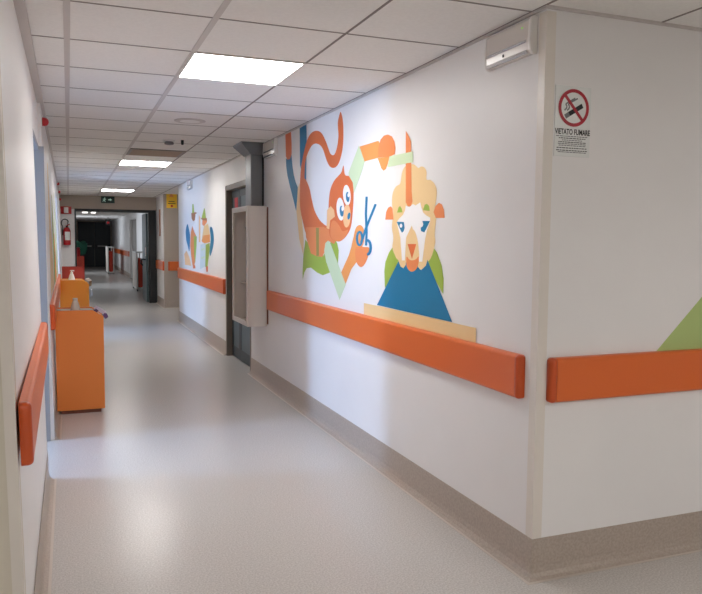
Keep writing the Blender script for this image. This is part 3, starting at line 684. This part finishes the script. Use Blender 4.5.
# yellow notice on the brown wall
def q2(u, v): return at(u, v, Y=YR)
p, q = q2(166.3, 192.3), q2(177, 208.2)
e = thing('yellow_notice', ((p.x+q.x)/2, YR, q.z), 'yellow notice on the brown wall facing the corridor, above a short handrail', 'sign')
b = MB(); b.box(p.x, q.x, YR-.004, YR, q.z, p.z, W['yellow']); b.build('sheet', e)
b = MB()
for v, a0, a1 in ((201.2, 168.5, 174.5), (203.2, 168, 175.5)):
    s0, s1 = q2(a0, v), q2(a1, v+.9); b.box(s0.x, s1.x, YR-.0052, YR-.0038, s1.z, s0.z, W['ink'])
b.build('lettering', e)
s0 = q2(171.8, 206); b = MB(); b.prism([(s0.x-.03, YR-.0052, s0.z), (s0.x, YR-.0052, s0.z-.03), (s0.x+.03, YR-.0052, s0.z), (s0.x, YR-.0052, s0.z+.03)], (0, .001, 0), W['red']); b.build('red_mark', e)
s0 = q2(171.3, 195.5); b = MB(); b.prism([(s0.x-.05, YR-.0052, s0.z-.03), (s0.x, YR-.0052, s0.z+.05), (s0.x+.05, YR-.0052, s0.z-.03)], (0, .001, 0), W['m_or3']); b.build('warning_triangle', e)
# narrow frame on the pale wall by the recess
e = thing('notice_strip', (XR, 16.35, 1.52), 'narrow brown notice strip on the pale wall right of the open dark door', 'notice')
b = MB(); b.box(XR-.008, XR+.002, 16.25, 16.45, 1.52, 2.1, W['m_brown']); b.build('strip', e)

# ------------------------------------------------------------------ dark door frame, open leaf
b = MB(); dk = W['dark']
b.box(.135, .165, YH-.02, YH+.17, 0, DH+.03, W['tealdk']); b.box(1.70, 1.862, YH-.02, YH+.17, 0, DH+.03, dk); b.box(.165, 1.70, YH-.02, YH+.17, DH-.03, DH+.03, dk)
door2 = struct(b.build('door_2'))
b = MB(); b.box(1.655, 1.698, YH+.18, YH+1.12, .01, DH-.04, W['teal']); lf = b.build('leaf', door2)
b = MB(); b.tube([(1.655, YH+.3, .98), (1.60, YH+.32, .99), (1.58, YH+.6, .98), (1.60, YH+.95, .88), (1.655, YH+.98, .82)], .018, dk, 8); b.build('push_bar', lf, smooth=True)
b = MB(); b.box(1.648, 1.655, YH+.22, YH+.34, 1.06, 1.26, W['white']); b.build('lock_plate', lf)
# end doors of the far corridor
b = MB(); y = 39.96
b.box(.47, .52, y, 40, 0, 2.33, dk); b.box(2.0, 2.05, y, 40, 0, 2.33, dk); b.box(.52, 2.0, y, 40, 2.27, 2.33, dk)
door3 = struct(b.build('door_3'))
for x0, x1 in ((.52, 1.255), (1.265, 2.0)):
    b = MB(); b.box(x0, x1, y+.005, 40, .01, 2.27, W['tealdk']); lf = b.build('leaf', door3)
    b = MB(); b.box(x0+.08, x1-.12, y-.03, y+.005, 1.06, 1.11, W['white']); b.build('push_bar', lf)
    s = x1-.14 if x0 < 1 else x0+.04
    b = MB(); b.box(s, s+.1, y-.05, y+.005, 1.0, 1.18, dk); b.build('lock_case', lf)
# grey door in the far right wall
b = MB(); b.box(XF+.09, XF+.13, 25.2, 28, 0, 2.15, W['frame']); struct(b.build('door_4'))
e = thing('hanging_sign', (1.62, 33, 2.15), 'small dark hanging sign before the far dark double door', 'sign')
b = MB(); b.box(1.50, 1.72, 32.99, 33.02, 2.05, 2.30, dk); b.build('board', e)
b = MB(); b.tube([(1.61, 33.0, 2.30), (1.61, 33.0, HC)], .01, dk, 6); b.build('hanger', e)
b = MB(); b.box(1.56, 1.66, 32.985, 32.99, 2.12, 2.2, W['red']); b.build('red_mark', e)
# white trolleys against the far right wall
def trolley(x0, x1, y0, y1, z1, label):
    e = thing('linen_trolley', ((x0+x1)/2, (y0+y1)/2, 0), label, 'trolley', 'white linen trolleys in the far corridor')
    p = .035; wh = W['white']
    for x in (x0, x1-p):
        for y in (y0, y1-p):
            b = MB(); b.box(x, x+p, y, y+p, .06, z1-.03, wh); b.build('post', e)
            b = MB(); b.tube([(x+p/2-.012, y+p/2, .032), (x+p/2+.012, y+p/2, .032)], .032, W['dark'], 12); b.build('caster', e)
    b = MB(); b.box(x0-.01, x1+.01, y0-.01, y1+.01, z1-.03, z1, wh); b.build('top', e)
    b = MB(); b.box(x0, x1, y0, y1, .06, .1, wh); b.build('base', e)
    b = MB(); b.box(x0+.004, x0+.02, y0+p, y1-p, .1, z1-.03, W['ivory']); b.build('side_panel', e)
    b = MB(); b.box(x0+.05, x1-.05, y0+.06, y1-.05, .1, z1-.18, W['rcab']); o = b.build('bag', e, bevel=.04)
trolley(1.75, 1.97, 20.9, 22.3, 1.10, 'nearer white-framed trolley by the far corridor wall, seen behind the open door')
trolley(1.50, 1.75, 31.5, 33.2, 1.13, 'farther white-framed trolley beside the far dark double door')

# ------------------------------------------------------------------ world and view
w_ = bpy.data.worlds.new('world'); bpy.context.scene.world = w_; w_.use_nodes = True
bg = w_.node_tree.nodes['Background']; bg.inputs['Color'].default_value = (.62, .78, 1, 1); bg.inputs['Strength'].default_value = 1.2
sc = bpy.context.scene
sc.view_settings.view_transform = 'Standard'; sc.view_settings.look = 'None'; sc.view_settings.gamma = 1; sc.view_settings.use_curve_mapping = False
sc.view_settings.exposure = 0.0
sc.cycles.max_bounces = 10; sc.cycles.diffuse_bounces = 6
for o in bpy.data.objects:
    if '_o' in o: del o['_o']
